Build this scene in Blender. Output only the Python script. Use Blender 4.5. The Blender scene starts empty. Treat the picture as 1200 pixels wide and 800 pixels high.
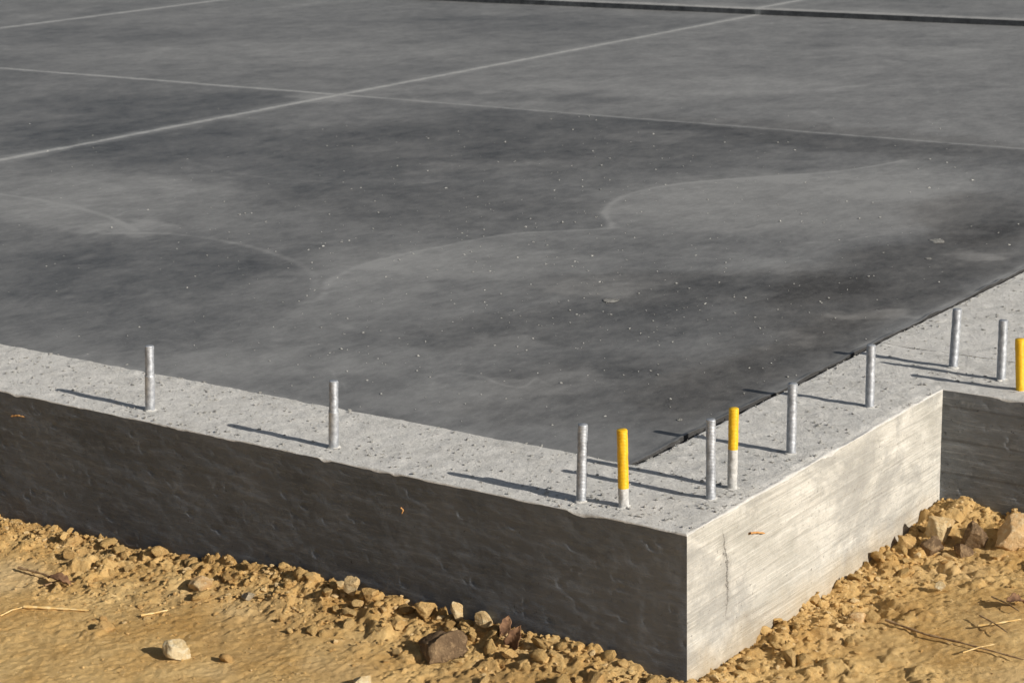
import bpy, bmesh, math, random
import numpy as np
from mathutils import Vector, Matrix
random.seed(7); rng = np.random.default_rng(11)
S = bpy.context.scene; C = S.collection

# ------------------------------------------------------------ camera solve
F = 2423.0
def nrm(v): v = np.array(v, float); return v/np.linalg.norm(v)
XA = nrm((3500, -550, F)); YA = nrm((1782, 669, -F)); YA = nrm(YA-XA*XA.dot(YA)); ZA = np.cross(XA, YA)
M = np.array([XA, YA, ZA])
H = 1.1
r0 = M @ np.array((205, -225, -F)); CAM = -r0*(H/-r0[2])
def P(px, py, z=0.0):
    d = M @ np.array((px-600, 400-py, -F)); s = (z-CAM[2])/d[2]
    return CAM + d*s
cd = bpy.data.cameras.new('camera'); cam = bpy.data.objects.new('camera', cd); C.objects.link(cam)
m4 = Matrix([list(M[0])+[CAM[0]], list(M[1])+[CAM[1]], list(M[2])+[CAM[2]], [0, 0, 0, 1]])
cam.matrix_world = m4
cd.sensor_width = 36; cd.lens = F/1200*36; cd.clip_start = .05; cd.clip_end = 1000
cd.dof.use_dof = True; cd.dof.focus_distance = 3.45; cd.dof.aperture_fstop = 22
S.camera = cam

# ------------------------------------------------------------ light
EL = math.radians(25.5); AZ = math.radians(-0.5)
w = bpy.data.worlds.new('World'); S.world = w; w.use_nodes = True
nt = w.node_tree; sky = nt.nodes.new('ShaderNodeTexSky'); sky.sky_type = 'NISHITA'; sky.sun_disc = False
sky.sun_elevation = EL; sky.sun_rotation = math.radians(90)-AZ; sky.air_density = 1.0; sky.dust_density = 1.2
hs = nt.nodes.new('ShaderNodeHueSaturation'); hs.inputs['Saturation'].default_value = .68
bg = nt.nodes['Background']; nt.links.new(sky.outputs[0], hs.inputs['Color']); nt.links.new(hs.outputs[0], bg.inputs[0]); bg.inputs[1].default_value = .058
sd = bpy.data.lights.new('sun', 'SUN'); sd.energy = 5.0; sd.angle = math.radians(.5); sd.color = (1, .95, .87)
so = bpy.data.objects.new('sun', sd); C.objects.link(so)
so.rotation_euler = Vector((math.cos(EL)*math.cos(AZ), math.cos(EL)*math.sin(AZ), math.sin(EL))).to_track_quat('Z', 'Y').to_euler()
S.view_settings.view_transform = 'Standard'; S.view_settings.look = 'None'; S.view_settings.exposure = 0

# ------------------------------------------------------------ noise in numpy
def hsh(ix, iy, iz):
    n = (ix.astype(np.int64)*374761393 + iy.astype(np.int64)*668265263 + iz.astype(np.int64)*1274126177) & 0xffffffff
    n = ((n ^ (n >> 13))*1103515245) & 0xffffffff
    n = ((n ^ (n >> 15))*668265261) & 0xffffffff
    return ((n ^ (n >> 14)) & 0xffff)/65535.0
def vn(x, y, z=0.0):
    x = np.asarray(x, float); y = np.asarray(y, float)+0*x; z = np.asarray(z, float)+0*x; x = x+0*y
    a = np.floor(x); b = np.floor(y); c = np.floor(z); u = x-a; v = y-b; q = z-c
    u = u*u*(3-2*u); v = v*v*(3-2*v); q = q*q*(3-2*q)
    def h(i, j, k): return hsh(a+i, b+j, c+k)
    l0 = (h(0,0,0)*(1-u)+h(1,0,0)*u)*(1-v)+(h(0,1,0)*(1-u)+h(1,1,0)*u)*v
    l1 = (h(0,0,1)*(1-u)+h(1,0,1)*u)*(1-v)+(h(0,1,1)*(1-u)+h(1,1,1)*u)*v
    return (l0*(1-q)+l1*q)*2-1
def fbm(x, y, z=0.0, o=4, g=.5):
    t = 0; a = 1; s = 0; f = 1.0
    for i in range(o):
        t = t+a*vn(np.asarray(x)*f+i*17.3, np.asarray(y)*f+i*9.1, np.asarray(z)*f+i*5.7); s += a; a *= g; f *= 2.03
    return t/s
def cells(x, y, seed):    # cellular lumps: 1 at a cell centre, 0 at its border, with a random height per cell
    a = np.floor(x); b = np.floor(y); best = np.full(np.shape(x), 9.); hh = np.zeros(np.shape(x)); sec = best.copy()
    for i in (-1, 0, 1):
        for j in (-1, 0, 1):
            ca, cb = a+i, b+j; z = 0*ca+seed
            d = np.hypot(ca+hsh(ca, cb, z)-x, cb+hsh(ca, cb, z+1)-y); m = d < best
            sec = np.where(m, best, np.minimum(sec, d)); hh = np.where(m, hsh(ca, cb, z+2), hh); best = np.where(m, d, best)
    return np.clip((sec-best)*2.2, 0, 1), hh
def sst(a, b, x): t = np.clip((x-a)/(b-a), 0, 1); return t*t*(3-2*t)

# ------------------------------------------------------------ mesh helpers
def make(name, V, Fc, mats, parent=None, smooth=True, attrs=None, loc=None):
    V = np.asarray(V, np.float32); Fc = np.asarray(Fc, np.int32); k = Fc.shape[1]
    me = bpy.data.meshes.new(name)
    me.vertices.add(len(V)); me.vertices.foreach_set('co', V.ravel())
    me.loops.add(Fc.size); me.loops.foreach_set('vertex_index', Fc.ravel())
    me.polygons.add(len(Fc)); me.polygons.foreach_set('loop_start', np.arange(0, Fc.size, k, dtype=np.int32))
    me.polygons.foreach_set('loop_total', np.full(len(Fc), k, np.int32))
    me.polygons.foreach_set('use_smooth', np.full(len(Fc), smooth, bool))
    me.update(calc_edges=True); me.validate()
    if attrs:
        for an, av in attrs.items():
            at = me.attributes.new(an, 'FLOAT', 'POINT'); at.data.foreach_set('value', np.asarray(av, np.float32).ravel())
    me.materials.append(mats)
    o = bpy.data.objects.new(name, me); C.objects.link(o)
    if parent: o.parent = parent
    if loc is not None: o.location = loc
    return o
def gridfaces(nu, nv, off=0):      # index = i*nv + j
    i, j = np.meshgrid(np.arange(nu-1), np.arange(nv-1), indexing='ij')
    a = (i*nv+j).ravel(); return np.stack([a, a+nv, a+nv+1, a+1], 1)+off
def tag(o, label=None, cat=None, group=None, kind=None):
    if label: o['label'] = label
    if cat: o['category'] = cat
    if group: o['group'] = group
    if kind: o['kind'] = kind
    return o
def empty(name, loc, label, cat, group=None):
    o = bpy.data.objects.new(name, None); C.objects.link(o); o.location = loc; o.empty_display_size = .05
    return tag(o, label, cat, group)

# ------------------------------------------------------------ material helpers
class Mat:
    def __init__(s, name, rough=.85, spec=.3):
        s.m = bpy.data.materials.new(name); s.m.use_nodes = True; s.t = s.m.node_tree
        s.b = s.t.nodes['Principled BSDF']; s.b.inputs['Roughness'].default_value = rough
        s.b.inputs['Specular IOR Level'].default_value = spec
        s.tc = s.t.nodes.new('ShaderNodeTexCoord')
    def L(s, a, b): s.t.links.new(a, b)
    def mp(s, sc=(1, 1, 1), rot=(0, 0, 0)):
        n = s.t.nodes.new('ShaderNodeMapping'); n.inputs['Scale'].default_value = sc; n.inputs['Rotation'].default_value = rot
        s.L(s.tc.outputs['Object'], n.inputs[0]); return n.outputs[0]
    def noise(s, scale, detail=6, rough=.6, vec=None, dist=0):
        n = s.t.nodes.new('ShaderNodeTexNoise'); n.inputs['Scale'].default_value = scale; n.inputs['Detail'].default_value = detail
        n.inputs['Roughness'].default_value = rough; n.inputs['Distortion'].default_value = dist
        s.L(vec if vec is not None else s.tc.outputs['Object'], n.inputs['Vector']); return n.outputs['Fac']
    def attr(s, name):
        n = s.t.nodes.new('ShaderNodeAttribute'); n.attribute_name = name; return n.outputs['Fac']
    def rng(s, v, a, b, c=0., d=1.):
        n = s.t.nodes.new('ShaderNodeMapRange'); n.inputs[1].default_value = a; n.inputs[2].default_value = b
        n.inputs[3].default_value = c; n.inputs[4].default_value = d; s.L(v, n.inputs[0]); return n.outputs[0]
    def math(s, op, a, b=None, c=None):
        n = s.t.nodes.new('ShaderNodeMath'); n.operation = op
        for i, v in enumerate((a, b, c)):
            if v is None: continue
            if isinstance(v, (int, float)): n.inputs[i].default_value = v
            else: s.L(v, n.inputs[i])
        return n.outputs[0]
    def mix(s, f, a, b, mode='MIX'):
        n = s.t.nodes.new('ShaderNodeMix'); n.data_type = 'RGBA'; n.blend_type = mode
        for i, v in ((0, f), (6, a), (7, b)):
            if isinstance(v, (int, float)): n.inputs[i].default_value = v
            elif isinstance(v, tuple): n.inputs[i].default_value = (*v, 1)
            else: s.L(v, n.inputs[i])
        return n.outputs[2]
    def sep(s):
        n = s.t.nodes.new('ShaderNodeSeparateXYZ'); s.L(s.tc.outputs['Object'], n.inputs[0]); return n.outputs
    def col(s, c):
        if isinstance(c, tuple): s.b.inputs['Base Color'].default_value = (*c, 1)
        else: s.L(c, s.b.inputs['Base Color'])
    def bump(s, hs):      # list of (height socket, strength, distance)
        prev = None
        for h, st, d in hs:
            n = s.t.nodes.new('ShaderNodeBump'); n.inputs['Strength'].default_value = st; n.inputs['Distance'].default_value = d
            s.L(h, n.inputs['Height'])
            if prev is not None: s.L(prev, n.inputs['Normal'])
            prev = n.outputs[0]
        s.L(prev, s.b.inputs['Normal'])

# ledge (bare rough concrete)
a = Mat('rough_concrete', .94, .15)
c = a.mix(a.rng(a.noise(5, 6, .65), .35, .65), (.51, .492, .455), (.66, .64, .60))
c = a.mix(a.rng(a.noise(24, 7, .75), .40, .62), c, (.70, .68, .64))
c = a.mix(a.rng(a.noise(26, 7, .78), .32, .43, .35, 0), c, (.42, .405, .37))
c = a.mix(a.rng(a.noise(140, 4, .78), .34, .45, .3, 0), c, (.34, .325, .295))
c = a.mix(a.rng(a.noise(260, 3, .7), .55, .66, .0, .6), c, (.88, .86, .81))
a.col(c); a.bump([(a.noise(30, 6, .65), .55, .007), (a.noise(150, 7, .82), .9, .0034)]); M_LEDGE = a.m

# bare sunlit side face
a = Mat('board_marked_concrete', .92, .15)
gv = a.mp((1, 1.0, 16), (math.radians(1), 0, 0)); g2 = a.mp((1, .9, 60), (math.radians(-1.5), 0, 0))
grain = a.noise(4, 8, .70, gv, .6); grain2 = a.noise(4, 7, .72, g2, .8); patch = a.noise(6, 8, .72, a.mp((1, .8, 1.3)), .4)
c = a.mix(a.rng(patch, .38, .60), (.42, .405, .36), (.62, .597, .54))
c = a.mix(a.rng(grain, .38, .50, .55, 0), c, (.31, .297, .265))
c = a.mix(a.rng(grain2, .52, .64, 0, .50), c, (.76, .735, .67))
c = a.mix(a.rng(grain2, .34, .45, .45, 0), c, (.28, .265, .235))
c = a.mix(a.rng(a.noise(3.6, 7, .72, a.mp((1, .9, 1.1)), .4), .49, .58, 0, .62), c, (.30, .293, .275))
c = a.mix(a.rng(a.noise(26, 8, .8), .36, .46, .45, 0), c, (.28, .268, .245))
c = a.mix(a.rng(a.noise(110, 3, .7), .29, .36, .8, 0), c, (.14, .13, .12))
sx_, y, z = a.sep()
zz = a.math('ADD', z, a.math('MULTIPLY', a.noise(14, 5), .09))
c = a.mix(a.rng(zz, -.225, -.15, .55, 0), c, (.44, .32, .16))
cw = a.math('ADD', a.math('ADD', y, a.math('MULTIPLY', z, .15)), a.math('MULTIPLY', a.math('SUBTRACT', a.noise(13, 7, .78), .5), .09))
ck = a.math('ABSOLUTE', a.math('SUBTRACT', cw, .105))
zm = a.math('MULTIPLY', a.rng(z, -.02, -.05, 0, 1), a.rng(z, -.20, -.14, 0, 1))
c = a.mix(a.math('MULTIPLY', a.rng(ck, .0, .020, .45, 0), zm), c, (.24, .225, .20))
c = a.mix(a.math('MULTIPLY', a.rng(ck, .0006, .0032, .9, 0), zm), c, (.085, .08, .072))
a.col(c); a.bump([(grain, .45, .005), (grain2, .45, .003), (a.noise(30, 7, .8), .45, .004), (a.noise(140, 5, .75), .6, .002)]); M_SIDE = a.m

# dark faces turned from the sun, shade put into the colour; front also coated
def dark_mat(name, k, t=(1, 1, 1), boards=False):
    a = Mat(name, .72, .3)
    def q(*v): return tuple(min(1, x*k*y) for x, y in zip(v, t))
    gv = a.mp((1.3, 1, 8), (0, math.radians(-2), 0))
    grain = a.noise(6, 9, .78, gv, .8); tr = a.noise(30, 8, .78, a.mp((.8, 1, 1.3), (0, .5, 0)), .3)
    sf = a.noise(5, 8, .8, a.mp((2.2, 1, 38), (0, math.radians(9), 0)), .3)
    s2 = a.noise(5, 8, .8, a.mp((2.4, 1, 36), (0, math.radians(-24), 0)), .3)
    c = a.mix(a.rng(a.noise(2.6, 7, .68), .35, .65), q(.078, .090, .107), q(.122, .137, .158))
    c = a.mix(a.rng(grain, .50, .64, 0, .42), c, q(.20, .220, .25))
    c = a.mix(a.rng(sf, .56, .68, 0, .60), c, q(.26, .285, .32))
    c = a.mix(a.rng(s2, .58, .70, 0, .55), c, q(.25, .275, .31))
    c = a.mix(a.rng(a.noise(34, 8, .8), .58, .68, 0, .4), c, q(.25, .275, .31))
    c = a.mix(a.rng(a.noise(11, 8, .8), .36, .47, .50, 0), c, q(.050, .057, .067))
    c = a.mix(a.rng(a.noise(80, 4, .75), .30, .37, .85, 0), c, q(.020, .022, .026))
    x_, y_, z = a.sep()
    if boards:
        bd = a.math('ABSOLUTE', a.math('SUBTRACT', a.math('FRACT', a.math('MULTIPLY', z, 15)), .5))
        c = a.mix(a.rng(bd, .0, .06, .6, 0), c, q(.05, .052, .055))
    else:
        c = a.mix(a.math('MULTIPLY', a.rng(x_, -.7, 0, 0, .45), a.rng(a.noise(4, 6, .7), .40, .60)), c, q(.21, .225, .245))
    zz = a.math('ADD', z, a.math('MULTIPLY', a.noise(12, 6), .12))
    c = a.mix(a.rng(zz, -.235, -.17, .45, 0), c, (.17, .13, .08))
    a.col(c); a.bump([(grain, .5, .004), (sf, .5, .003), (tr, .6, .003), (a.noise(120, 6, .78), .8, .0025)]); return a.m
M_DARK = dark_mat('shade_toned_coated_concrete', 1.36); M_DARK2 = dark_mat('grey_shaded_concrete', 1.9, (1.05, 1.0, .93), True)

# slab
def slab_mat(name, joints):
    a = Mat(name, .7, .3)
    st = a.noise(3.2, 10, .76, a.mp((1, .8, 1), (0, 0, .35)), .3)
    sw = a.noise(1.3, 10, .76, a.mp((1, .7, 1)), .5)
    sc = a.noise(13, 9, .80, a.mp((.8, .6, 1), (0, 0, -.5)), .2)
    fn = a.noise(60, 6, .80, a.mp((1, .4, 1), (0, 0, .6)))
    f = a.math('ADD', a.attr('dust'), a.math('MULTIPLY', a.math('SUBTRACT', st, .5), 1.0))
    f = a.math('ADD', f, a.math('MULTIPLY', a.math('SUBTRACT', sw, .5), .85))
    f = a.math('ADD', f, a.math('MULTIPLY', a.math('SUBTRACT', sc, .5), 1.0))
    f = a.math('ADD', f, a.math('MULTIPLY', a.math('SUBTRACT', fn, .5), .75))
    tn = a.noise(.9, 4, .5, a.mp((1, .8, 1), (0, 0, 1.0)), .7)
    tl = a.math('MULTIPLY', a.rng(a.math('ABSOLUTE', a.math('SUBTRACT', tn, .47)), .0, .006, 1, 0), a.rng(a.noise(3, 5, .7), .5, .62))
    f = a.math('ADD', f, a.math('MULTIPLY', tl, .22))
    su = a.noise(3, 6, .8, a.mp((1.2, 26, 1), (0, 0, .9)), .2); sv = a.noise(3, 6, .8, a.mp((1.2, 30, 1), (0, 0, -.55)), .2)
    f = a.math('ADD', f, a.math('MULTIPLY', a.rng(su, .60, .72), .2)); f = a.math('ADD', f, a.math('MULTIPLY', a.rng(sv, .61, .72), .2))
    g = a.rng(f, -.16, .94)
    cold = a.mix(g, (.054, .055, .057), (.295, .296, .292))
    warm = a.mix(g, (.058, .053, .048), (.28, .27, .255))
    c = a.mix(a.attr('warm'), cold, warm)
    c = a.mix(a.rng(a.noise(260, 2, .6), .66, .74, 0, .5), c, (.40, .395, .38))
    xyz = a.sep(); wob = a.math('MULTIPLY', a.math('SUBTRACT', a.noise(2.5, 4), .5), .014)
    br = a.noise(9, 7, .8); wb2 = a.math('MULTIPLY', a.math('SUBTRACT', a.noise(22, 6, .8), .5), .03)
    for ax, pos, wd, fade in joints:
        d0 = a.math('ADD', a.math('SUBTRACT', xyz[ax], pos), wob)
        d = a.math('ABSOLUTE', d0); dr = a.math('ABSOLUTE', a.math('ADD', d0, wb2))
        k = a.rng(xyz[0], -3.9, -3.5, 1, fade)
        halo = a.math('MULTIPLY', a.math('MULTIPLY', a.rng(dr, wd, wd*4, 1, 0), a.rng(br, .36, .62, .1, .7)), k)
        c = a.mix(halo, c, (.34, .338, .33))
        core = a.math('MULTIPLY', a.math('MULTIPLY', a.rng(dr, wd*.4, wd*1.2, 1, 0), a.rng(br, .3, .55, .35, .95)), k)
        c = a.mix(core, c, (.47, .465, .445))
        gr = a.math('MULTIPLY', a.rng(d, .0015, .003, .6, 0), k); c = a.mix(gr, c, (.16, .158, .152))
    a.col(c); a.L(a.rng(f, 0, 1, .50, .82), a.b.inputs['Roughness'])
    a.bump([(a.noise(9, 4, .6), .2, .005), (sc, .2, .003), (a.noise(220, 4, .7), .25, .001)]); return a.m
M_SLAB = slab_mat('trowelled_slab', [(0, -3.79, .018, 1.), (1, 3.685, .011, .42), (0, -7.2, .020, 1.)])
M_SLAB2 = slab_mat('trowelled_slab_far', [(0, -3.79, .020, 1.), (1, 7.14, .012, .8)])

# soil
def soil_mat(name, tinted):
    a = Mat(name, .97, .06)
    c = a.mix(a.rng(a.noise(7, 6, .65), .35, .65), (.69, .415, .145), (.86, .595, .265))
    c = a.mix(a.rng(a.noise(55, 7, .78), .36, .47, .5, 0), c, (.42, .225, .07))
    c = a.mix(a.rng(a.noise(180, 4, .7), .58, .70, 0, .6), c, (.92, .72, .43))
    if tinted:
        t = a.attr('tint')
        c = a.mix(a.rng(t, 0, .30, .7, 0), c, (.34, .18, .065))
        c = a.mix(a.rng(t, .75, 1, 0, .6), c, (.90, .70, .41))
    else:
        c = a.mix(a.attr('damp'), c, (.38, .21, .075))
        c = a.mix(a.attr('sand'), c, (.86, .62, .32))
    a.col(c); a.bump([(a.noise(75, 8, .82), .9, .007), (a.noise(330, 5, .8), .9, .0026)]); return a.m
M_SOIL = soil_mat('ochre_soil', False); M_CLOD = soil_mat('ochre_clods', True)

def stone(name, c1, c2, c3, sc=40):
    a = Mat(name, .94, .1)
    c = a.mix(a.rng(a.noise(sc*.5, 5, .6), .38, .62), c1, c2)
    c = a.mix(a.rng(a.noise(sc*2.5, 5, .7), .52, .66, 0, .8), c, c3)
    a.col(c); a.bump([(a.noise(sc, 7, .75), 1.0, .012), (a.noise(sc*6, 4, .75), .8, .0025)]); return a.m
ST = {'tan': stone('tan_stone', (.64, .43, .20), (.78, .59, .33), (.86, .72, .46)),
      'pale': stone('pale_stone', (.68, .50, .26), (.81, .66, .41), (.88, .79, .58)),
      'ochre': stone('ochre_earth', (.60, .37, .14), (.74, .50, .22), (.44, .25, .10)),
      'brown': stone('brown_stone', (.17, .11, .065), (.29, .195, .11), (.46, .31, .17)),
      'orange': stone('orange_stone', (.68, .42, .19), (.78, .55, .29), (.84, .67, .42)),
      'grey': stone('grey_stone', (.34, .28, .19), (.46, .38, .27), (.58, .47, .33))}
M_CRUMB = stone('pale_crumb', (.60, .58, .54), (.76, .74, .69), (.46, .44, .39), 200)
M_WHITE = stone('white_crumb', (.68, .67, .62), (.82, .81, .76), (.60, .58, .52), 200)
M_FLAKE = stone('mortar_flake', (.30, .29, .27), (.42, .41, .38), (.24, .23, .21), 60)
a = Mat('dry_straw', .7, .3); a.col(a.mix(a.rng(a.noise(60, 3), .4, .6), (.66, .42, .15), (.80, .60, .30))); M_STRAW = a.m
a = Mat('orange_straw', .7, .3); a.col(a.mix(a.rng(a.noise(60, 3), .4, .6), (.50, .24, .08), (.62, .34, .13))); M_OSTRAW = a.m
a = Mat('dry_twig', .85, .2); a.col(a.mix(a.rng(a.noise(90, 3), .4, .6), (.20, .12, .06), (.42, .28, .15))); M_TWIG = a.m
a = Mat('dead_leaf', .8, .2); a.col(a.mix(a.rng(a.noise(70, 4), .4, .6), (.13, .07, .04), (.27, .15, .08))); M_LEAF = a.m
a = Mat('galvanised_steel', .55, .5); a.b.inputs['Metallic'].default_value = .5
c = a.mix(a.rng(a.noise(90, 5, .7), .38, .62), (.32, .335, .36), (.52, .535, .56))
c = a.mix(a.rng(a.noise(50, 5, .8), .60, .70, 0, .7), c, (.22, .20, .18))
a.col(c); a.bump([(a.noise(300, 4), .5, .0008)]); M_ZINC = a.m
a = Mat('whitish_coated_steel', .85, .2)
c = a.mix(a.rng(a.noise(80, 5, .7), .38, .62), (.40, .395, .38), (.62, .61, .59)); a.col(c); a.bump([(a.noise(260, 4), .6, .001)]); M_LIME = a.m
a = Mat('yellow_marking_paint', .5, .4)
c = a.mix(a.rng(a.noise(60, 5, .7), .40, .60), (.74, .41, .010), (.84, .53, .02))
c = a.mix(a.rng(a.noise(200, 5, .8), .64, .70, 0, .85), c, (.40, .36, .28)); a.col(c); a.bump([(a.noise(250, 4), .4, .0008)]); M_YEL = a.m

# ------------------------------------------------------------ foundation wall (sweep around the corner)
def chip(x, y): return .0030+.0026*np.clip(fbm(x*26, y*26, 3, 3)+.3, 0, 2)+.016*np.clip(fbm(x*15, y*15, 8, 4)-.28, 0, 1)
def topz(x, y): return .0020*fbm(x*7, y*7, 1, 3)+.0024*fbm(x*34, y*34, 2, 4, .6)
YJ = .958; LW = -15.0
def lin(a, b, st): n = max(2, int(round(abs(b-a)/st))+1); return np.linspace(a, b, n)
xs1 = np.concatenate([lin(LW, -2.2, .1)[:-1], lin(-2.2, 0, .0045)])
ys2 = lin(0, YJ, .0045); xs3 = np.concatenate([lin(0, .5, .005)[:-1], lin(.5, 3, .05)])
dtop = np.concatenate([[.25, .248], lin(.244, .010, .0045)])
def seg_xy(k, t, d):
    if k == 0: return t*(-LW-d)/(-LW)-d, d+0*t
    if k == 1: return -d+0*t, t+d
    return -d+t*(3+d)/3, YJ+d+0*t
def jagf(x, y): return .0022*fbm(x*34, y*34, 4, 4)+.006*np.clip(fbm(x*12, y*12, 14, 3)-.2, 0, 1)
def strip(k, t, rows):
    out = []
    for kind, val in rows:
        x0, y0 = seg_xy(k, t, 0.0); e = chip(x0, y0)
        if kind == 'in': x, y = seg_xy(k, t, .25); x, y = seg_xy(k, t, .25-jagf(x, y)); z = np.full_like(t, val)+0*x
        elif kind == 'top':
            x, y = seg_xy(k, t, val)
            if val > .243: x, y = seg_xy(k, t, val-jagf(x, y))
            z = topz(x, y)-(.0015 if val < .012 else 0)-(.001 if val == .25 else 0)
        elif kind == 'bev':   # angle 0..1 across the worn arris
            f = val; d = e*(1-math.sin(f*math.pi/2)); x, y = seg_xy(k, t, d); z = topz(x, y)*(1-f)-.0015*(1-f)-e*(1-math.cos(f*math.pi/2))
        else:                 # face, val = depth fraction
            z = -e+(-.36+e)*val
            xx, yy = seg_xy(k, t, 0.0); q = xx+yy
            if k == 1: n = .0014*fbm(q*5, z*14, k*3.3, 4)+.0008*fbm(q*9, z*80, k*5.1, 3)
            else:
                n = .0008*fbm(q*4, z*12, k*3.3, 4)+.0007*fbm(q*18, z*60+q*3, k*5.1, 4, .7)+.0009*np.clip(fbm(q*34, z*80-q*8, 9, 4, .65)-.18, 0, 1)
                n = n-.010*np.clip(fbm(q*42, z*60, 19, 3)-.45, 0, 1)
            n = n*min(1, val*12)
            if k == 1: edge = np.minimum(t, YJ-t)
            elif k == 0: edge = -t
            else: edge = t
            n = n*np.clip(edge/.01, 0, 1)
            x, y = seg_xy(k, t, -n if k != 1 else n)
        out.append(np.stack([x, y, z], 1))
    A = np.stack(out, 1)   # t, row, 3
    return A.reshape(-1, 3), gridfaces(len(t), len(rows))
fw = empty('foundation_wall', (0, 0, 0), 'low poured concrete foundation wall with rough pale top ledge round the dark slab, stepping out at right', 'foundation wall')
rows_top = [('in', -.05), ('in', -.012), ('in', -.003)]+[('top', v) for v in dtop]+[('bev', v) for v in (0, .25, .5, .75, 1)]
rows_face = [('bev', 1)]+[('face', v) for v in (.006, .015, .03)]+[('face', v) for v in np.linspace(.04, 1, 90)]
V = []; Fs = []; off = 0
for k, t in ((0, xs1), (1, ys2), (2, xs3)):
    v, f = strip(k, t, rows_top); V.append(v); Fs.append(f+off); off += len(v)
# landing behind the step-out, same pour as the ledge
gx = np.concatenate([[-.25, -.246], lin(-.24, .5, .008)[:-1], lin(.5, 3, .1)]); gy = np.concatenate([lin(YJ+.25, 3.2, .008)[:-1], lin(3.2, 16, .2)])
X, Y = np.meshgrid(gx, gy, indexing='ij'); Xj = X.copy(); jg = jagf(-.25+0*gy, gy); Xj[0] += jg; Xj[1] += jg
V.append(np.stack([Xj, Y, topz(X, Y)], 2).reshape(-1, 3)); Fs.append(gridfaces(len(gx), len(gy))+off); off += X.size
sk = np.stack([np.stack([Xj[0], gy, topz(X[0], gy)], 1), np.stack([Xj[0], gy, -.05+0*gy], 1)], 1).reshape(-1, 3)
V.append(sk); Fs.append(gridfaces(len(gy), 2)+off)
make('ledge', np.concatenate(V), np.concatenate(Fs), M_LEDGE, fw)
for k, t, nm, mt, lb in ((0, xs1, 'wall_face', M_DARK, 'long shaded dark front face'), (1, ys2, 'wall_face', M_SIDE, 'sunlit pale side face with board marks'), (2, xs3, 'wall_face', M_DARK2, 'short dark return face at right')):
    v, f = strip(k, t, rows_face); o = make(nm, v, f, mt, fw); o['label'] = lb

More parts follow.
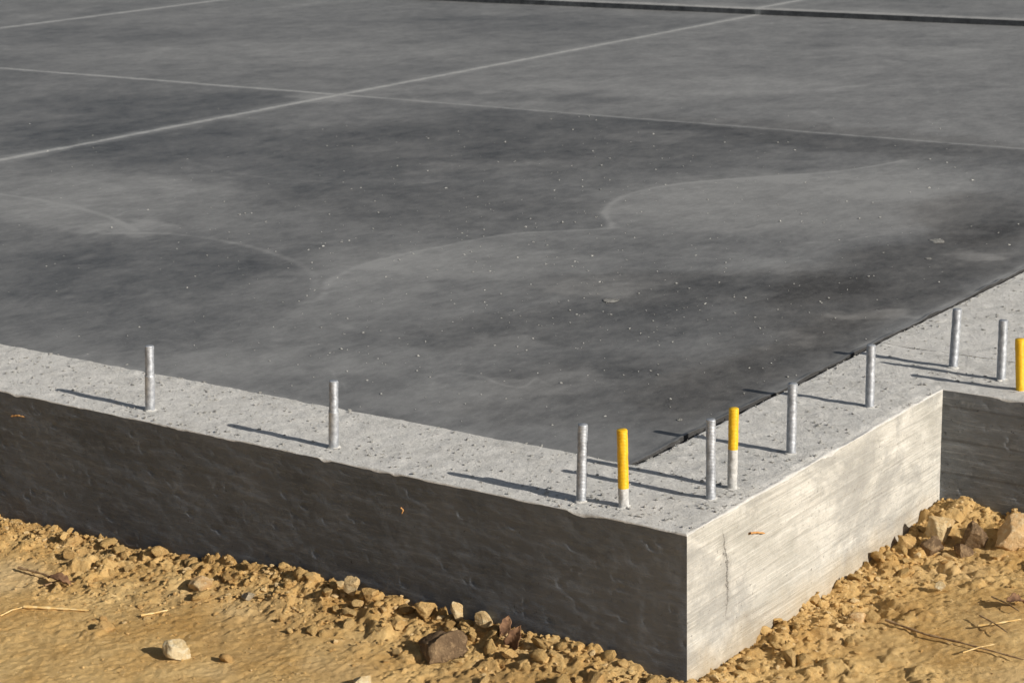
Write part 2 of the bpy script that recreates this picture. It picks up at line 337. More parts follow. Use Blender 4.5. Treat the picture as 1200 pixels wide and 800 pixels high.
# ------------------------------------------------------------ slab
SZ = -.005
gx = np.concatenate([lin(-15, -8.5, .12)[:-1], lin(-8.5, -4.2, .03)[:-1], lin(-4.2, -.30, .009)[:-1], lin(-.30, -.266, .004)])
gy = np.concatenate([lin(.244, 3.8, .009)[:-1], lin(3.8, 7.13, .03)])
X, Y = np.meshgrid(gx, gy, indexing='ij')
def dustfield(X, Y):
    wx = X+.10*fbm(X*1.7, Y*1.7, 1, 3)+.10*fbm(X*6, Y*6, 2, 5, .70); wy = Y+.12*fbm(X*1.7, Y*1.7, 5, 3)+.18*fbm(X*6, Y*6, 6, 5, .70)
    D = np.full_like(X, .38); W = np.full_like(X, .12)
    def blob(px, py, rx, ry, amt, warm=0, rot=0):
        nonlocal D, W
        c0 = P(px, py)[:2]; cr, sr = math.cos(rot), math.sin(rot)
        A = P(px+rx*cr, py+rx*sr)[:2]-c0; B = P(px-ry*sr, py+ry*cr)[:2]-c0
        Mi = np.linalg.inv(np.array([A, B]).T); dx = wx-c0[0]; dy = wy-c0[1]
        u = Mi[0, 0]*dx+Mi[0, 1]*dy; v = Mi[1, 0]*dx+Mi[1, 1]*dy
        g = np.exp(-(u*u+v*v)**3); D = D+amt*1.2*g; W = W+warm*g
    blob(170, 160, 190, 28, -.24); blob(180, 120, 170, 16, -.18)
    blob(620, 165, 300, 40, -.20, .2); blob(330, 200, 190, 30, -.12); blob(500, 235, 200, 28, -.16, .15)
    blob(1000, 160, 240, 16, -.18, .3, .08)
    blob(90, 225, 170, 30, .24); blob(40, 250, 90, 16, .14); blob(215, 215, 60, 14, .12)
    blob(930, 235, 230, 42, .28, .1); blob(1060, 210, 120, 22, .14)
    blob(560, 300, 170, 26, .20, .05); blob(450, 335, 70, 36, .14)
    blob(150, 310, 200, 40, -.16); blob(90, 370, 190, 36, -.10)
    blob(640, 385, 170, 30, -.20, .2, -.1); blob(800, 335, 190, 26, -.18, .4)
    blob(740, 450, 200, 44, -.14, .3); blob(1010, 330, 180, 52, -.20, .6, -.3)
    blob(1150, 255, 100, 32, -.20, .5); blob(900, 420, 120, 36, -.10, .5, -.4); blob(420, 400, 100, 20, -.10)
    blob(1000, 372, 55, 9, .40); blob(1120, 300, 34, 8, .36); blob(690, 335, 70, 12, .30); blob(860, 310, 60, 12, .20)
    blob(610, 452, 130, 12, .26); blob(330, 425, 200, 22, .16); blob(500, 470, 120, 12, .18); blob(900, 395, 40, 6, .25); blob(560, 410, 60, 7, .2)
    blob(150, 265, 60, 5, .26); blob(300, 60, 300, 16, .10); blob(820, 100, 220, 12, .14)
    blob(100, 40, 140, 12, -.16); blob(620, 25, 200, 10, -.14)
    blob(600, 112, 170, 8, -.18); blob(370, 115, 40, 7, .3); blob(1060, 60, 120, 6, .12); blob(760, 160, 60, 6, .2); blob(560, 190, 80, 5, .16)
    inn = sst(-3.76, -3.82, X); bb = sst(3.66, 3.71, Y)
    D = D+.16*bb*(1-inn)-.04*inn*(1-bb)+.06*inn*bb-.08*(1-inn)*(1-bb)*sst(3.2, 3.6, Y)
    def cat(pts):
        p = [P(*q)[:2] for q in pts]; p = [2*p[0]-p[1]]+p+[2*p[-1]-p[-2]]; o = []
        for i in range(1, len(p)-2):
            for t in np.linspace(0, 1, 7)[:-1]:
                o.append(.5*((2*p[i])+(-p[i-1]+p[i+1])*t+(2*p[i-1]-5*p[i]+4*p[i+1]-p[i+2])*t*t+(-p[i-1]+3*p[i]-3*p[i+1]+p[i+2])*t**3))
        o.append(p[-2]); return o
    def stroke(pts, wd, amt, lo=.2, side=0.):
        nonlocal D
        o = cat(pts); best = np.full(X.shape, 9.); sg = np.zeros(X.shape)
        qx = X+.006*fbm(X*16, Y*16, 3, 4, .6); qy = Y+.006*fbm(X*16, Y*16, 7, 4, .6)
        for A, B in zip(o[:-1], o[1:]):
            d = B-A; L2 = d.dot(d)+1e-12; t = np.clip(((qx-A[0])*d[0]+(qy-A[1])*d[1])/L2, 0, 1)
            dd = np.hypot(qx-A[0]-t*d[0], qy-A[1]-t*d[1]); m = dd < best; best = np.where(m, dd, best)
            if side: sg = np.where(m, d[0]*(qy-A[1])-d[1]*(qx-A[0]), sg)
        fade = lo+(1-lo)*sst(-.40, .40, fbm(X*5, Y*5, 9, 3))
        D = D+amt*np.exp(-(best/wd)**2)*fade
        if side: D = D+abs(side)*np.where(sg*side < 0, np.exp(-best/.16), -.3*np.exp(-best/.10))*(.4+.6*fade)
    stroke([(362, 352), (378, 342), (392, 322), (440, 303), (520, 286), (600, 272), (700, 266), (716, 262), (708, 245), (735, 226), (800, 213), (900, 205), (990, 198), (1060, 186)], .010, .40, .5, .16)
    stroke([(120, 272), (200, 272), (270, 282), (330, 298), (368, 322), (362, 346), (352, 354)], .010, .36, .4, -.06)
    stroke([(378, 345), (386, 366), (420, 385), (520, 395)], .012, .14)
    stroke([(0, 226), (60, 235), (120, 250), (160, 268)], .010, .50, .5)
    stroke([(195, 160), (215, 185), (300, 205), (390, 212)], .012, .16)
    stroke([(560, 300), (680, 292), (860, 300), (1000, 270)], .014, .14)
    for i in range(50):     # short trowel sweeps
        cx, cy = rng.uniform(0, 1150), rng.uniform(30, 470); r = rng.uniform(60, 170); a0 = rng.uniform(0, 6.28); sp = rng.uniform(.4, 1.2)
        if cx > 700 and cy > 540-.5*(cx-743): continue
        stroke([(cx+r*math.cos(a0+sp*q), cy+.22*r*math.sin(a0+sp*q)) for q in (0, .33, .66, 1)], rng.uniform(.006, .022), rng.choice([-.12, .10, .14]), 0)
    e = np.exp(-((X+.273)/.014)**2)*(.3+.7*sst(-.35, .25, fbm(X*3, Y*14, 5, 3)))*sst(.3, .9, Y); D = D+.8*e
    e = np.exp(-((Y-.25)/.03)**2)*sst(-.3, .3, fbm(X*6, Y*6, 5, 3)); D = D+.25*e
    return D, np.clip(W, 0, 1)
D, W = dustfield(X, Y)
Z = SZ+.0012*fbm(X*2.5, Y*2.5, 1, 3)+.0045*np.exp(-((X+.268)/.007)**2)*(.3+.7*sst(-.35, .2, fbm(X*0+2, Y*14, 7, 3)))
Xj = X.copy(); jg = .0040*fbm(gy*20, gy*0, 2, 4); Xj[-4:] += jg[None, :]
V = np.stack([Xj, Y, Z], 2).reshape(-1, 3); f = gridfaces(len(gx), len(gy)); n0 = len(V)
sk = np.stack([np.stack([Xj[-1], gy, Z[-1]], 1), np.stack([Xj[-1], gy, -.12+0*gy], 1)], 1).reshape(-1, 3)
dv = np.concatenate([D.ravel(), np.full(len(sk), -.2)]); wv = np.concatenate([W.ravel(), np.full(len(sk), .5)])
o = make('slab', np.concatenate([V, sk]), np.concatenate([f, gridfaces(len(gy), 2, n0)]), M_SLAB, attrs={'dust': dv, 'warm': wv})
tag(o, 'dark grey smooth trowelled concrete slab with pale dusty joints', 'slab', kind='structure')
# further slab, a small step up
gx = lin(-15, -.27, .06); gy = np.concatenate([lin(7.12, 9.5, .04)[:-1], lin(9.5, 16, .2)])
X, Y = np.meshgrid(gx, gy, indexing='ij'); Z = .030+.0015*fbm(X*2, Y*2, 1, 3)
Z[:, 0] = .022
V = np.stack([X, Y, Z], 2).reshape(-1, 3); n0 = len(V)
fr = np.stack([np.stack([gx, 7.12+0*gx, Z[:, 0]], 1), np.stack([gx, 7.12+0*gx, -.1+0*gx], 1)], 1).reshape(-1, 3)
o = make('slab', np.concatenate([V, fr]), np.concatenate([gridfaces(len(gx), len(gy)), gridfaces(len(gx), 2, n0)]), M_SLAB2,
         attrs={'dust': np.concatenate([.45+.3*fbm(X*.8, Y*2, 3, 3).ravel(), np.full(len(fr), -.2)]), 'warm': np.full(n0+len(fr), .1)})
tag(o, 'next grey slab at the top of the view, one small step higher', 'slab', kind='structure')

# ------------------------------------------------------------ ground
def walld(x, y):     # distance outside the wall faces
    d1 = np.where(x < 0, -y, np.hypot(np.maximum(x, 0), np.minimum(y, 0)*1.0))
    d1 = np.where((x >= 0) & (y > 0), x, d1)
    d3 = np.where(x > 0, YJ-y, 9.); return np.clip(np.minimum(d1, d3), 0, 9)
def soil_h(x, y, fine=True):
    x = np.asarray(x, float); y = np.asarray(y, float); d = walld(x, y)
    left = sst(.05, -.05, x)
    base = -.264-.008*sst(-.8, -1.6, x)*left
    ridge = .026*np.exp(-(d/.075)**2)*sst(-1.25, -.75, x)*sst(.02, -.16, x)*left
    ridge = ridge+.006*np.exp(-(d/.06)**2)
    pile = .040*np.exp(-(((x-.04)/.10)**2+((y-.93)/.10)**2))+.028*np.exp(-(((x-.2)/.14)**2+((y-.93)/.09)**2))
    mound = .020*np.exp(-(((x-.30)/.16)**2+((y-.55)/.16)**2))
    rut = -.012*np.exp(-(((x+1.25)/.18)**2+((y+.22)/.07)**2))
    h = base+ridge+pile+mound+rut+.008*fbm(x*4, y*4, 1, 3)
    if fine:
        rough = .12+.88*np.clip(np.exp(-(d/.13)**2)+.7*sst(.10, .40, fbm(x*5, y*5, 12, 3)), 0, 1)
        wx = x+.016*fbm(x*30, y*30, 51, 4, .6); wy = y+.016*fbm(x*30, y*30, 61, 4, .6)
        c1, h1 = cells(wx*26, wy*26, 5); c2, h2 = cells(wx*70, wy*70, 25)
        h = h+rough*(.007*fbm(x*16, y*16, 2, 5, .62)+.020*(c1**.35)*h1**4+.006*(c2**.4)*h2**2+.0075*fbm(x*55, y*55, 71, 4, .72)-.003)+.0020*fbm(x*120, y*120, 5, 2)-.002
    return h
far = 300.0
def stretched(lo, hi, st): 
    a = []; s = st; v = lo
    while v > -far: s *= 1.35; v -= s; a.append(v)
    b = []; s = st; v = hi
    while v < far: s *= 1.35; v += s; b.append(v)
    return np.concatenate([np.array(a[::-1]), lin(lo, hi, st), np.array(b)])
gx = stretched(-1.76, .74, .0030); gy = stretched(-.70, .98, .0030)
X, Y = np.meshgrid(gx, gy, indexing='ij'); Z = soil_h(X, Y)
d = walld(X, Y)
damp = .35*np.exp(-(d/.03)**2)*(.5+.5*fbm(X*14, Y*14, 3, 3))+.36*sst(.05, .5, fbm(X*6, Y*6, 31, 5, .6))
sand = .8*sst(.0, .45, fbm(X*4.5, Y*4.5, 41, 4))*sst(.05, .16, d)
o = make('ground', np.stack([X, Y, Z], 2).reshape(-1, 3), gridfaces(len(gx), len(gy)), M_SOIL, attrs={'damp': np.clip(damp, 0, 1), 'sand': np.clip(sand, 0, 1)})
tag(o, 'ochre sandy soil at the foot of the foundation wall', 'ground', kind='structure')
def G(px, py):
    z = -.26
    for _ in range(6): p = P(px, py, z); z = float(soil_h(p[0], p[1], False)); 
    p[2] = float(soil_h(p[0], p[1])); return p

# ------------------------------------------------------------ rocks and clods
def ico(sub):
    bm = bmesh.new(); bmesh.ops.create_icosphere(bm, subdivisions=sub, radius=1)
    v = np.array([q.co[:] for q in bm.verts]); f = np.array([[q.index for q in p.verts] for p in bm.faces]); bm.free(); return v, f
I1, I2, I3, I5 = ico(1), ico(2), ico(3), ico(5)
def rockshape(base, seed, cuts=9, rough=.10, lo=.42, hi=.80):
    v, f = base; r = np.random.default_rng(seed); v = v.copy()
    for _ in range(cuts):
        n = nrm(r.normal(size=3)); k = r.uniform(lo, hi); dd = v@n; m = dd > k; v[m] -= np.outer((dd[m]-k)*.98, n)
    o = seed*3.7
    v = v*(1+rough*1.2*fbm(v[:, 0]*1.6+o, v[:, 1]*1.6, v[:, 2]*1.6, 3)+rough*.55*fbm(v[:, 0]*6+o, v[:, 1]*6, v[:, 2]*6, 4, .6))[:, None]
    return v, f
def rot(a, ax):
    return np.array(Matrix.Rotation(a, 3, ax))
def rock(name, px, py, w, h, kind, label, seed, flat=1.0, rz=None, rough=.09, group=None, cuts=14, cat='rock', tilt=0.0, up=.5):
    """px,py foot of the rock in the photo; w,h its size in photo pixels"""
    p = G(px, py); s = (np.linalg.norm(p-CAM))/F
    rx = w*s/2; rzv = h*s/2
    v, f = rockshape(I5, seed, cuts, rough, .36, .74)
    v = v/np.abs(v).max(0)*np.array((rx, rx*.8*flat, rzv)); v = v@rot(tilt, 'X').T
    v = v@rot(.6+(rz or 0), 'Z').T
    x_, y_ = p[0], p[1]
    if x_ < 0 and y_ > -rx*.8: y_ = -rx*.8
    if x_ >= 0 and x_ < rx*.9: x_ = rx*.9
    if x_ > 0 and y_ > YJ-rx*.85: y_ = YJ-rx*.85
    o = make(name, v, f, ST[kind], loc=(x_, y_, float(soil_h(x_, y_, False))+rzv*up)); tag(o, label, cat, group); return o
rock('rock', 210, 768, 36, 28, 'pale', 'pale yellow rounded stone lying alone on open sand at lower left', 3, rough=.12, cuts=12, up=.5)
rock('rock', 411, 696, 24, 29, 'tan', 'small upright tan stone leaning on the dark wall face', 5)
rock('rock', 434, 702, 22, 20, 'ochre', 'squat ochre stone just right of the upright tan stone at the wall', 8)
rock('rock', 507, 714, 30, 22, 'ochre', 'flat ochre stone at the wall foot, left of the reddish brown slab of earth', 12)
rock('rock', 548, 718, 18, 28, 'tan', 'narrow upright tan stone at the wall foot above the reddish brown earth slab', 14)
rock('rock', 570, 732, 24, 25, 'tan', 'tan wedge of stone at the wall foot beside the dead leaf', 17)
rock('earth_slab', 516, 766, 66, 34, 'brown', 'reddish brown flat slab of earth tilted on the soil, largest dark lump before the wall', 21, flat=1.0, rough=.16, cuts=20, cat='earth clod', tilt=.5, up=.5)
rock('rock', 428, 804, 30, 20, 'pale', 'pale yellow stone cut by the bottom edge of the view', 23)
rock('rock', 1100, 618, 48, 48, 'tan', 'large cream tan boulder in the recess where the pale and dark walls meet', 77, rough=.14, cuts=22, up=.55)
rock('rock', 1140, 626, 34, 46, 'brown', 'dark brown jagged rock between the two tan boulders at right', 31, rough=.20, up=.45)
rock('rock', 1190, 632, 48, 48, 'orange', 'blocky tan boulder against the short dark wall at right edge', 34, rough=.10, cuts=22)
rock('rock', 1090, 646, 32, 26, 'brown', 'dark brown lump directly below the cream tan boulder', 36, rough=.20, up=.4)
rock('rock', 1128, 648, 26, 20, 'brown', 'dark crumbly lump below the dark brown jagged rock at right', 83, rough=.22, up=.35)
rock('rock', 1170, 654, 22, 14, 'ochre', 'low ochre stone under the blocky tan boulder', 41, up=.4)
rock('rock', 1100, 692, 16, 13, 'pale', 'small pale pebble on the slope below the boulders at right', 43, up=.7)
rock('rock', 1007, 725, 25, 14, 'orange', 'orange tan flat stone on the soil below the sunlit wall', 47)
rock('rock', 1062, 640, 24, 20, 'ochre', 'ochre lump touching the sunlit wall left of the cream tan boulder', 52)
rock('rock', 82, 638, 26, 15, 'ochre', 'ochre stone at the foot of the dark wall at far left', 55)
rock('rock', 232, 688, 34, 18, 'orange', 'flat pinkish tan stone at the wall foot at left', 58)
rock('rock', 122, 736, 24, 12, 'ochre', 'low ochre stone on sand left of the pale yellow rounded stone', 61)
rock('rock', 466, 732, 20, 15, 'ochre', 'small ochre stone left of the reddish brown earth slab', 64)
rock('rock', 598, 770, 22, 15, 'ochre', 'ochre stone right of the reddish brown earth slab', 67)
rock('rock', 292, 700, 20, 12, 'grey', 'small grey brown stone at the wall foot right of the pinkish stone', 70)
rock('rock', 700, 794, 26, 17, 'ochre', 'ochre stone near the wall corner at the bottom edge', 73)

# individual crumbling clods along the foot of the wall: share a few shapes
protos = [rockshape(I3, 100+i, 14, .28) for i in range(6)]
meshes = []
for i, (v, f) in enumerate(protos):
    o = make('earth_clod', v*np.array((1, .85, .75)), f, M_CLOD, attrs={'tint': np.full(len(v), [.12, .45, .55, .8, .4, .6][i])}); meshes.append(o)
first = set()
for n in range(88):
    if n < 64:
        x = rng.uniform(-1.35, -.02); dd = abs(rng.normal(0, .05))+.012; y = -dd
    else:
        y = rng.uniform(.1, .90); x = abs(rng.normal(0, .05))+.012
    k = n % 6; o = meshes[k] if k not in first else meshes[k].copy()
    if k in first: C.objects.link(o)
    first.add(k)
    s = rng.uniform(.010, .021); o.scale = (s*rng.uniform(.9, 1.3), s*rng.uniform(.8, 1.1), s*rng.uniform(.7, 1)); o.rotation_euler = (rng.uniform(-.8, .8), rng.uniform(-.8, .8), rng.uniform(0, 6.28))
    o.location = (x, y, float(soil_h(x, y))+s*.25)
    if n < 64: tag(o, 'thumb sized crumbling ochre earth clod in the row along the foot of the dark wall', 'earth clod', 'earth clods along the foot of the dark wall')
    else: tag(o, 'thumb sized crumbling ochre earth clod along the foot of the sunlit pale wall', 'earth clod', 'earth clods along the foot of the sunlit wall')

def scatter(name, pos, size, bases, mat, label, cat, squash=.75, sink=.3, smooth=True):
    N = len(pos); Vs = []; Fs = []; T = []; off = 0
    for i in range(N):
        v, f = bases[i % len(bases)]; a = rng.uniform(0, 6.28); ca, sa = math.cos(a), math.sin(a)
        sx, sy, sz = size[i]*rng.uniform(.7, 1.4), size[i]*rng.uniform(.6, 1.1), size[i]*squash*rng.uniform(.6, 1.1)
        q = v[:, [0, 1, 2] if i % 2 else [2, 0, 1]]
        w_ = np.empty_like(v); X_, Y_ = q[:, 0]*sx, q[:, 1]*sy
        w_[:, 0] = X_*ca-Y_*sa+pos[i][0]; w_[:, 1] = X_*sa+Y_*ca+pos[i][1]; w_[:, 2] = q[:, 2]*sz+pos[i][2]+sz*sink
        Vs.append(w_); Fs.append(f+off); off += len(v); T.append(np.full(len(v), rng.uniform(0, 1)))
    o = make(name, np.concatenate(Vs), np.concatenate(Fs), mat, attrs={'tint': np.concatenate(T)}, smooth=smooth); tag(o, label, cat, kind='stuff'); return o
sm = [rockshape(I2, 200+i, 8, .22) for i in range(8)]; ti = [rockshape(I1, 300+i, 2, .25) for i in range(6)]; md = [rockshape(I3, 400+i, 14, .28) for i in range(10)]
def soilpts(n, near, rad=.10):
    out = []
    while len(out) < n:
        x = rng.uniform(-1.8, .8); y = rng.uniform(-.72, .96)
        if x < 0 and y > -.003: continue
        if x > 0 and y > YJ-.003: continue
        dd = float(walld(np.array(x), np.array(y)))
        dens = float(vn(np.array(x*5.+7), np.array(y*5.), 3.))*.5+.5
        pr = math.exp(-(dd/rad)**2)*(.35+dens) if near else .0
        if rng.uniform() < max(pr, (.07 if near else 1)*dens**3): out.append((x, y))
    a = np.array(out); return np.column_stack([a, soil_h(a[:, 0], a[:, 1])])
p = soilpts(5600, True, .10); scatter('soil_crumbs', p, .0012+.0056*rng.power(.28, len(p)), sm, M_CLOD, 'loose crumbs of ochre earth heaped against the wall foot', 'soil crumbs', smooth=False, sink=.3)
p = soilpts(340, True, .09); scatter('soil_lumps', p, .005+.010*rng.power(.35, len(p)), md, M_CLOD, 'rough ochre earth lumps mixed through the soil at the wall foot', 'soil lumps', squash=.8, sink=.15)
p = soilpts(9000, False); scatter('sand_grit', p, .0007+.0026*rng.power(.25, len(p)), ti, M_CLOD, 'coarse grit sprinkled over the sandy soil', 'grit', smooth=False)

# crumbs on the ledge and slab
pts = []; sz = []
for n in range(3400):
    if rng.uniform() < .55: x = rng.uniform(-2.0, 0); y = rng.uniform(.005, .25)
    else: x = rng.uniform(-.25, .0 if rng.uniform() < .7 else .3); y = rng.uniform(0, 2.0)
    if x > 0 and y < YJ+.01: continue
    pts.append((x, y, float(topz(np.array(x), np.array(y))))); sz.append(.0007+.0034*rng.power(.22))
for c_ in [(-1.22, .05), (-.7, .06), (-.23, .05), (-.16, .03), (-.06, .16), (-.05, .2), (-.05, .4), (-.08, .62), (-.1, .93), (.02, 1.05)]:
    for n in range(14):
        x = c_[0]+rng.normal(0, .028); y = max(c_[1]+rng.normal(0, .02), .008)
        if x > -.004 and y < YJ+.01: continue
        pts.append((x, y, 0)); sz.append(rng.uniform(.0014, .0042))
for n in range(190):    # debris along the open edge of the slab
    y = rng.uniform(.25, 2.0); x = -.246+rng.normal(0, .010)
    if -.268 < x < -.25: continue
    pts.append((x, y, 0 if x > -.25 else SZ)); sz.append(rng.uniform(.0010, .0034))
scatter('ledge_crumbs', np.array(pts), np.array(sz), sm, M_CRUMB, 'small concrete crumbs lying on the rough wall ledge', 'concrete crumbs', sink=.5, smooth=False)
pts = []; sz = []
for n in range(900):
    u = rng.uniform()
    if u < .6: px, py = rng.normal(650, 230), rng.normal(310, 95)
    else: px, py = rng.uniform(0, 1200), rng.uniform(130, 500)
    if py < 120 or py > 520: continue
    q = P(px, py)
    if q[0] > -.28 or q[1] < .27: continue
    pts.append((q[0], q[1], SZ)); sz.append((.0011+.0024*rng.power(.35))*(1+.10*q[1]))
scatter('slab_crumbs', np.array(pts), np.array(sz), sm, M_WHITE, 'white concrete crumbs sprinkled across the dark slab', 'concrete crumbs', squash=.7, sink=.4, smooth=False)
for px, py, w_, h_, lb in ((1097, 283, 24, 6, 'flat pale mortar flake on the dark slab at right, largest on the slab'), (797, 492, 8, 8, 'small pale lump of mortar on the slab just behind the corner bolts'), (716, 352, 20, 3, 'thin pale mortar flake near the middle of the slab'), (1088, 303, 8, 5, 'small mortar crumb just below the largest pale flake')):
    q = P(px, py, SZ); s = np.linalg.norm(q-CAM)/F; v, f = rockshape(I3, px, 8, .15)
    o = make('mortar_flake', v*np.array((w_*s/2, w_*s*.6, h_*s*.16)), f, M_FLAKE, loc=(q[0], q[1], SZ+h_*s*.1)); o.rotation_euler[2] = .6; tag(o, lb, 'mortar flake')

# ------------------------------------------------------------ bolts
def rod(r, z0, z1, pitch, depth, n=28, dz=.0005, wob=0):
    zs = np.arange(z0, z1-.0012, dz); zs = np.append(zs, [z1-.0010]); an = np.arange(n)/n*2*math.pi
    V = []
    for z in zs:
        ph = (z/pitch+an/(2*math.pi)) % 1; tri = np.abs(ph*2-1)
        rr = r-depth*(1-tri)+wob*vn(np.cos(an)*2+5, np.sin(an)*2, z*120)
        V.append(np.stack([rr*np.cos(an), rr*np.sin(an), 0*an+z], 1))
    rr = r*.86+0*an; V.append(np.stack([rr*np.cos(an), rr*np.sin(an), 0*an+z1], 1))
    rr = r*.02+0*an; V.append(np.stack([rr*np.cos(an), rr*np.sin(an), 0*an+z1+.0001], 1))
    V = np.concatenate(V); k = len(zs)+2; F_ = []
    for i in range(k-1):
        for j in range(n): F_.append((i*n+j, i*n+(j+1) % n, (i+1)*n+(j+1) % n, (i+1)*n+j))
    return V, F_
# (base px, base py, top px, top py, diameter px, yellow fraction, base material, label)
B = [(176, 480, 175, 405, 11, 0, 'z', 'leftmost grey galvanised anchor bolt, standing alone on the left ledge'),
     (391, 524, 391, 446, 11.5, 0, 'z', 'second grey anchor bolt from the left, alone midway along the front ledge'),
     (681, 587, 683, 497, 12.5, 0, 'z', 'dark grey anchor bolt immediately left of the front yellow topped bolt'),
     (731, 594, 729, 503, 13, .74, 'w', 'front anchor bolt painted yellow for three quarters of its height, white below, nearest the corner'),
     (833, 585, 833, 491, 12, 0, 'z', 'grey anchor bolt just left of and in front of the half yellow bolt'),
     (858, 572, 860, 478, 12, .50, 'w', 'anchor bolt with yellow upper half and pale lumpy lower half near the corner'),
     (927, 531, 929, 449, 12, 0, 'z', 'grey anchor bolt directly behind the half yellow bolt, midway along the sunlit wall'),
     (1019, 477, 1021, 404, 11, 0, 'z', 'grey anchor bolt further along the sunlit wall, before the wall steps out'),
     (1117, 430, 1122, 362, 11, 0, 'z', 'grey anchor bolt leaning slightly right, above the end of the sunlit wall'),
     (1173, 445, 1176, 375, 11, 0, 'z', 'grey anchor bolt beside the fully yellow bolt near the right edge'),
     (1196, 458, 1195, 397, 11, 1.0, 'y', 'fully yellow painted anchor bolt at the right edge of the view')]
for i, (bx, by, tx, ty, dp, yf, bm_, lb) in enumerate(B):
    p = P(bx, by); s = np.linalg.norm(p-CAM)/F*.985; r = dp*s/2
    dr = M@np.array((tx-600, 400-ty, -F)); fw_ = nrm((p-CAM)*np.array((1, 1, 0))); t = (p-CAM)@fw_/(dr@fw_); top = CAM+dr*t
    ax = top-p; Ht = np.linalg.norm(ax)
    e = empty('anchor_bolt', (p[0], p[1], 0), lb, 'anchor bolt', 'anchor bolts set in the wall ledge')
    q = Vector((ax[0], ax[1], ax[2])).to_track_quat('Z', 'Y'); e.rotation_mode = 'QUATERNION'; e.rotation_quaternion = q
    zs_ = Ht*(1-yf) if yf < 1 else 0
    smooth_to = {0: .55, 1: .55}.get(i, .3)
    if yf < 1:
        V, F_ = rod(r, -.02, zs_ if yf else Ht, .0024, .0011 if yf == 0 else .0006, wob=.0003 if yf == 0 else .0006); make('shaft', V, F_, M_ZINC if bm_ == 'z' else M_LIME, e)
    if yf > 0:
        V, F_ = rod(r*1.02, zs_-.001 if yf < 1 else -.02, Ht, .0024, .0008, wob=.0003); make('painted_tip', V, F_, M_YEL, e)
    if i in (0, 1):
        V, F_ = rod(r*1.05, -.02, Ht*smooth_to, .0021, .0, wob=.0004, dz=.002); make('smooth_shank', V, F_, M_ZINC, e)
    v, f = rockshape(I3, 500+i, 3, .22)
    make('mortar_collar', v*np.array((r*1.5, r*1.4, .0035)), f, M_LEDGE, e)

# ------------------------------------------------------------ straw, twigs and leaves
def stalk(name, pts, r0_, r1_, mat, label, cat, lift=.004, on=None, zoff=None):
    W_ = []
    for px, py in pts:
        if on is None: q = G(px, py); q[2] += lift
        else: q = on(px, py)
        W_.append(q)
    n = 7; V = []; F_ = []; fine = []
    for i in range(len(W_)-1):
        for t in np.linspace(0, 1, 8)[:-1]: fine.append(W_[i]*(1-t)+W_[i+1]*t)
    fine.append(W_[-1]); K = len(fine)
    base = fine[0].copy(); 
    for i, q in enumerate(fine):
        tdir = nrm(fine[min(i+1, K-1)]-fine[max(i-1, 0)]); u = nrm(np.cross(tdir, (0, 0, 1))); w2 = np.cross(u, tdir); rr = r0_+(r1_-r0_)*i/(K-1)
        rr *= 1+.25*math.sin(i*1.7)
        for j in range(n):
            a_ = j/n*2*math.pi; V.append(q-base+u*math.cos(a_)*rr*1.3+w2*math.sin(a_)*rr)
        if i: 
            for j in range(n): F_.append(((i-1)*n+j, (i-1)*n+(j+1) % n, i*n+(j+1) % n, i*n+j))
    o = make(name, V, F_, mat, loc=tuple(base)); tag(o, label, cat); return o
stalk('straw', [(28, 712), (70, 713), (104, 715)], .0028, .0018, M_STRAW, 'long thick golden straw lying on sand at far lower left', 'straw', .004)
stalk('straw', [(0, 722), (14, 716), (34, 710)], .0014, .0010, M_STRAW, 'thin curved straw crossing the left edge of the view', 'straw')
stalk('straw', [(165, 722), (182, 718), (197, 714)], .0020, .0012, M_STRAW, 'short pale straw on sand above the pale yellow rounded stone', 'straw')
stalk('twig', [(1038, 728), (1085, 746), (1130, 757), (1199, 776)], .0022, .0012, M_TWIG, 'long thin dark twig on the soil towards the bottom right corner', 'twig', .007)
stalk('twig', [(1146, 737), (1170, 735), (1196, 730)], .0018, .0012, M_STRAW, 'pale brown twig lying level at right above the dark twig', 'twig', .010)
stalk('twig', [(1148, 726), (1166, 738), (1180, 748)], .0014, .0010, M_TWIG, 'short brown twig crossing the level pale twig at right', 'twig', .012)
stalk('twig', [(1162, 704), (1182, 713), (1194, 720)], .0014, .0010, M_TWIG, 'short dark twig upper right of the twig litter', 'twig', .010)
stalk('twig', [(1128, 768), (1146, 762), (1165, 758)], .0012, .0009, M_STRAW, 'thin straw coloured twig just below the level pale twig', 'twig', .008)
stalk('twig', [(22, 668), (50, 676), (78, 686)], .0024, .0014, M_TWIG, 'dark brown twig at the wall foot at far left', 'twig', .008)
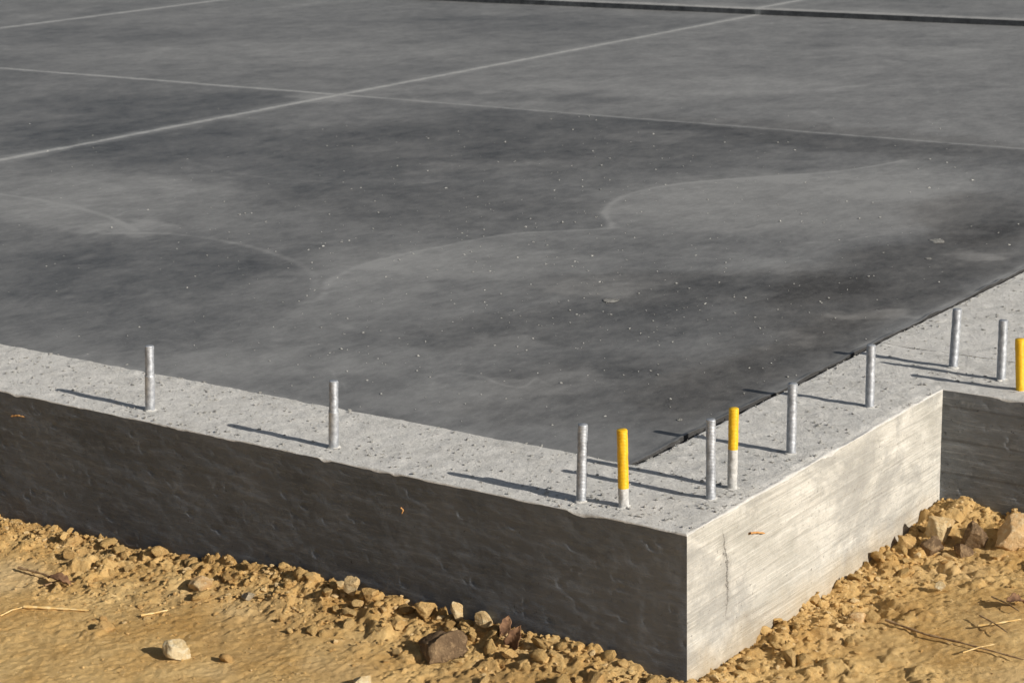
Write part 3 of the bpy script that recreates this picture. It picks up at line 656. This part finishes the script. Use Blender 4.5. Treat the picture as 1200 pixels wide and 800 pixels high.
stalk('twig', [(52, 690), (66, 680), (88, 684)], .0018, .0012, M_TWIG, 'second dark twig just below the far left wall twig', 'twig', .006)
def onside(px, py):      # a point on the sunlit wall plane x = 0
    dr = M@np.array((px-600, 400-py, -F)); t = -CAM[0]/dr[0]; q = CAM+dr*t; q[0] = .003; return q
def onfront(px, py):
    dr = M@np.array((px-600, 400-py, -F)); t = -CAM[1]/dr[1]; q = CAM+dr*t; q[1] = -.003; return q
stalk('straw', [(877, 624), (885, 623), (894, 624)], .0018, .0014, M_OSTRAW, 'short orange straw stuck to the sunlit pale wall', 'straw', on=onside)
stalk('straw', [(15, 487), (22, 486), (30, 488)], .0018, .0012, M_OSTRAW, 'short orange straw stuck high on the dark wall at far left', 'straw', on=onfront)
stalk('straw', [(471, 594), (474, 597), (472, 601)], .0012, .0009, M_OSTRAW, 'tiny orange fleck of straw stuck midway on the dark wall', 'straw', on=onfront)

def leaf(px, py, L, Wd, rx, ry, rz, label, curl=.4):
    q = G(px, py); n, m = 14, 9; V = []
    for i in range(n):
        t = i/(n-1); wdt = Wd*math.sin(math.pi*min(1, t*.97+.03))**.8*(1+.15*math.sin(t*19))
        for j in range(m):
            u = (j/(m-1)-.5)*2; V.append(((t-.5)*L, u*wdt/2, curl*(u*u)*wdt*.6+.15*L*math.sin(t*3)+.0015*math.sin(t*30+u*5)))
    o = make('dead_leaf', V, gridfaces(n, m), M_LEAF, loc=(q[0], q[1], q[2]+.012)); o.rotation_euler = (rx, ry, rz); tag(o, label, 'leaf')
    md_ = o.modifiers.new('thick', 'SOLIDIFY'); md_.thickness = .0006
leaf(604, 752, .055, .026, 1.2, -1.2, .5, 'dark brown curled dead leaf standing upright at the wall foot')
leaf(592, 742, .040, .018, .6, -.9, 1.6, 'smaller curled brown leaf just behind the upright dead leaf')
leaf(70, 684, .050, .020, .2, .2, .3, 'flat brown dead leaf at the wall foot at far left')
leaf(1190, 712, .045, .022, .3, .3, 1.2, 'brown dead leaf among twigs at the right edge')
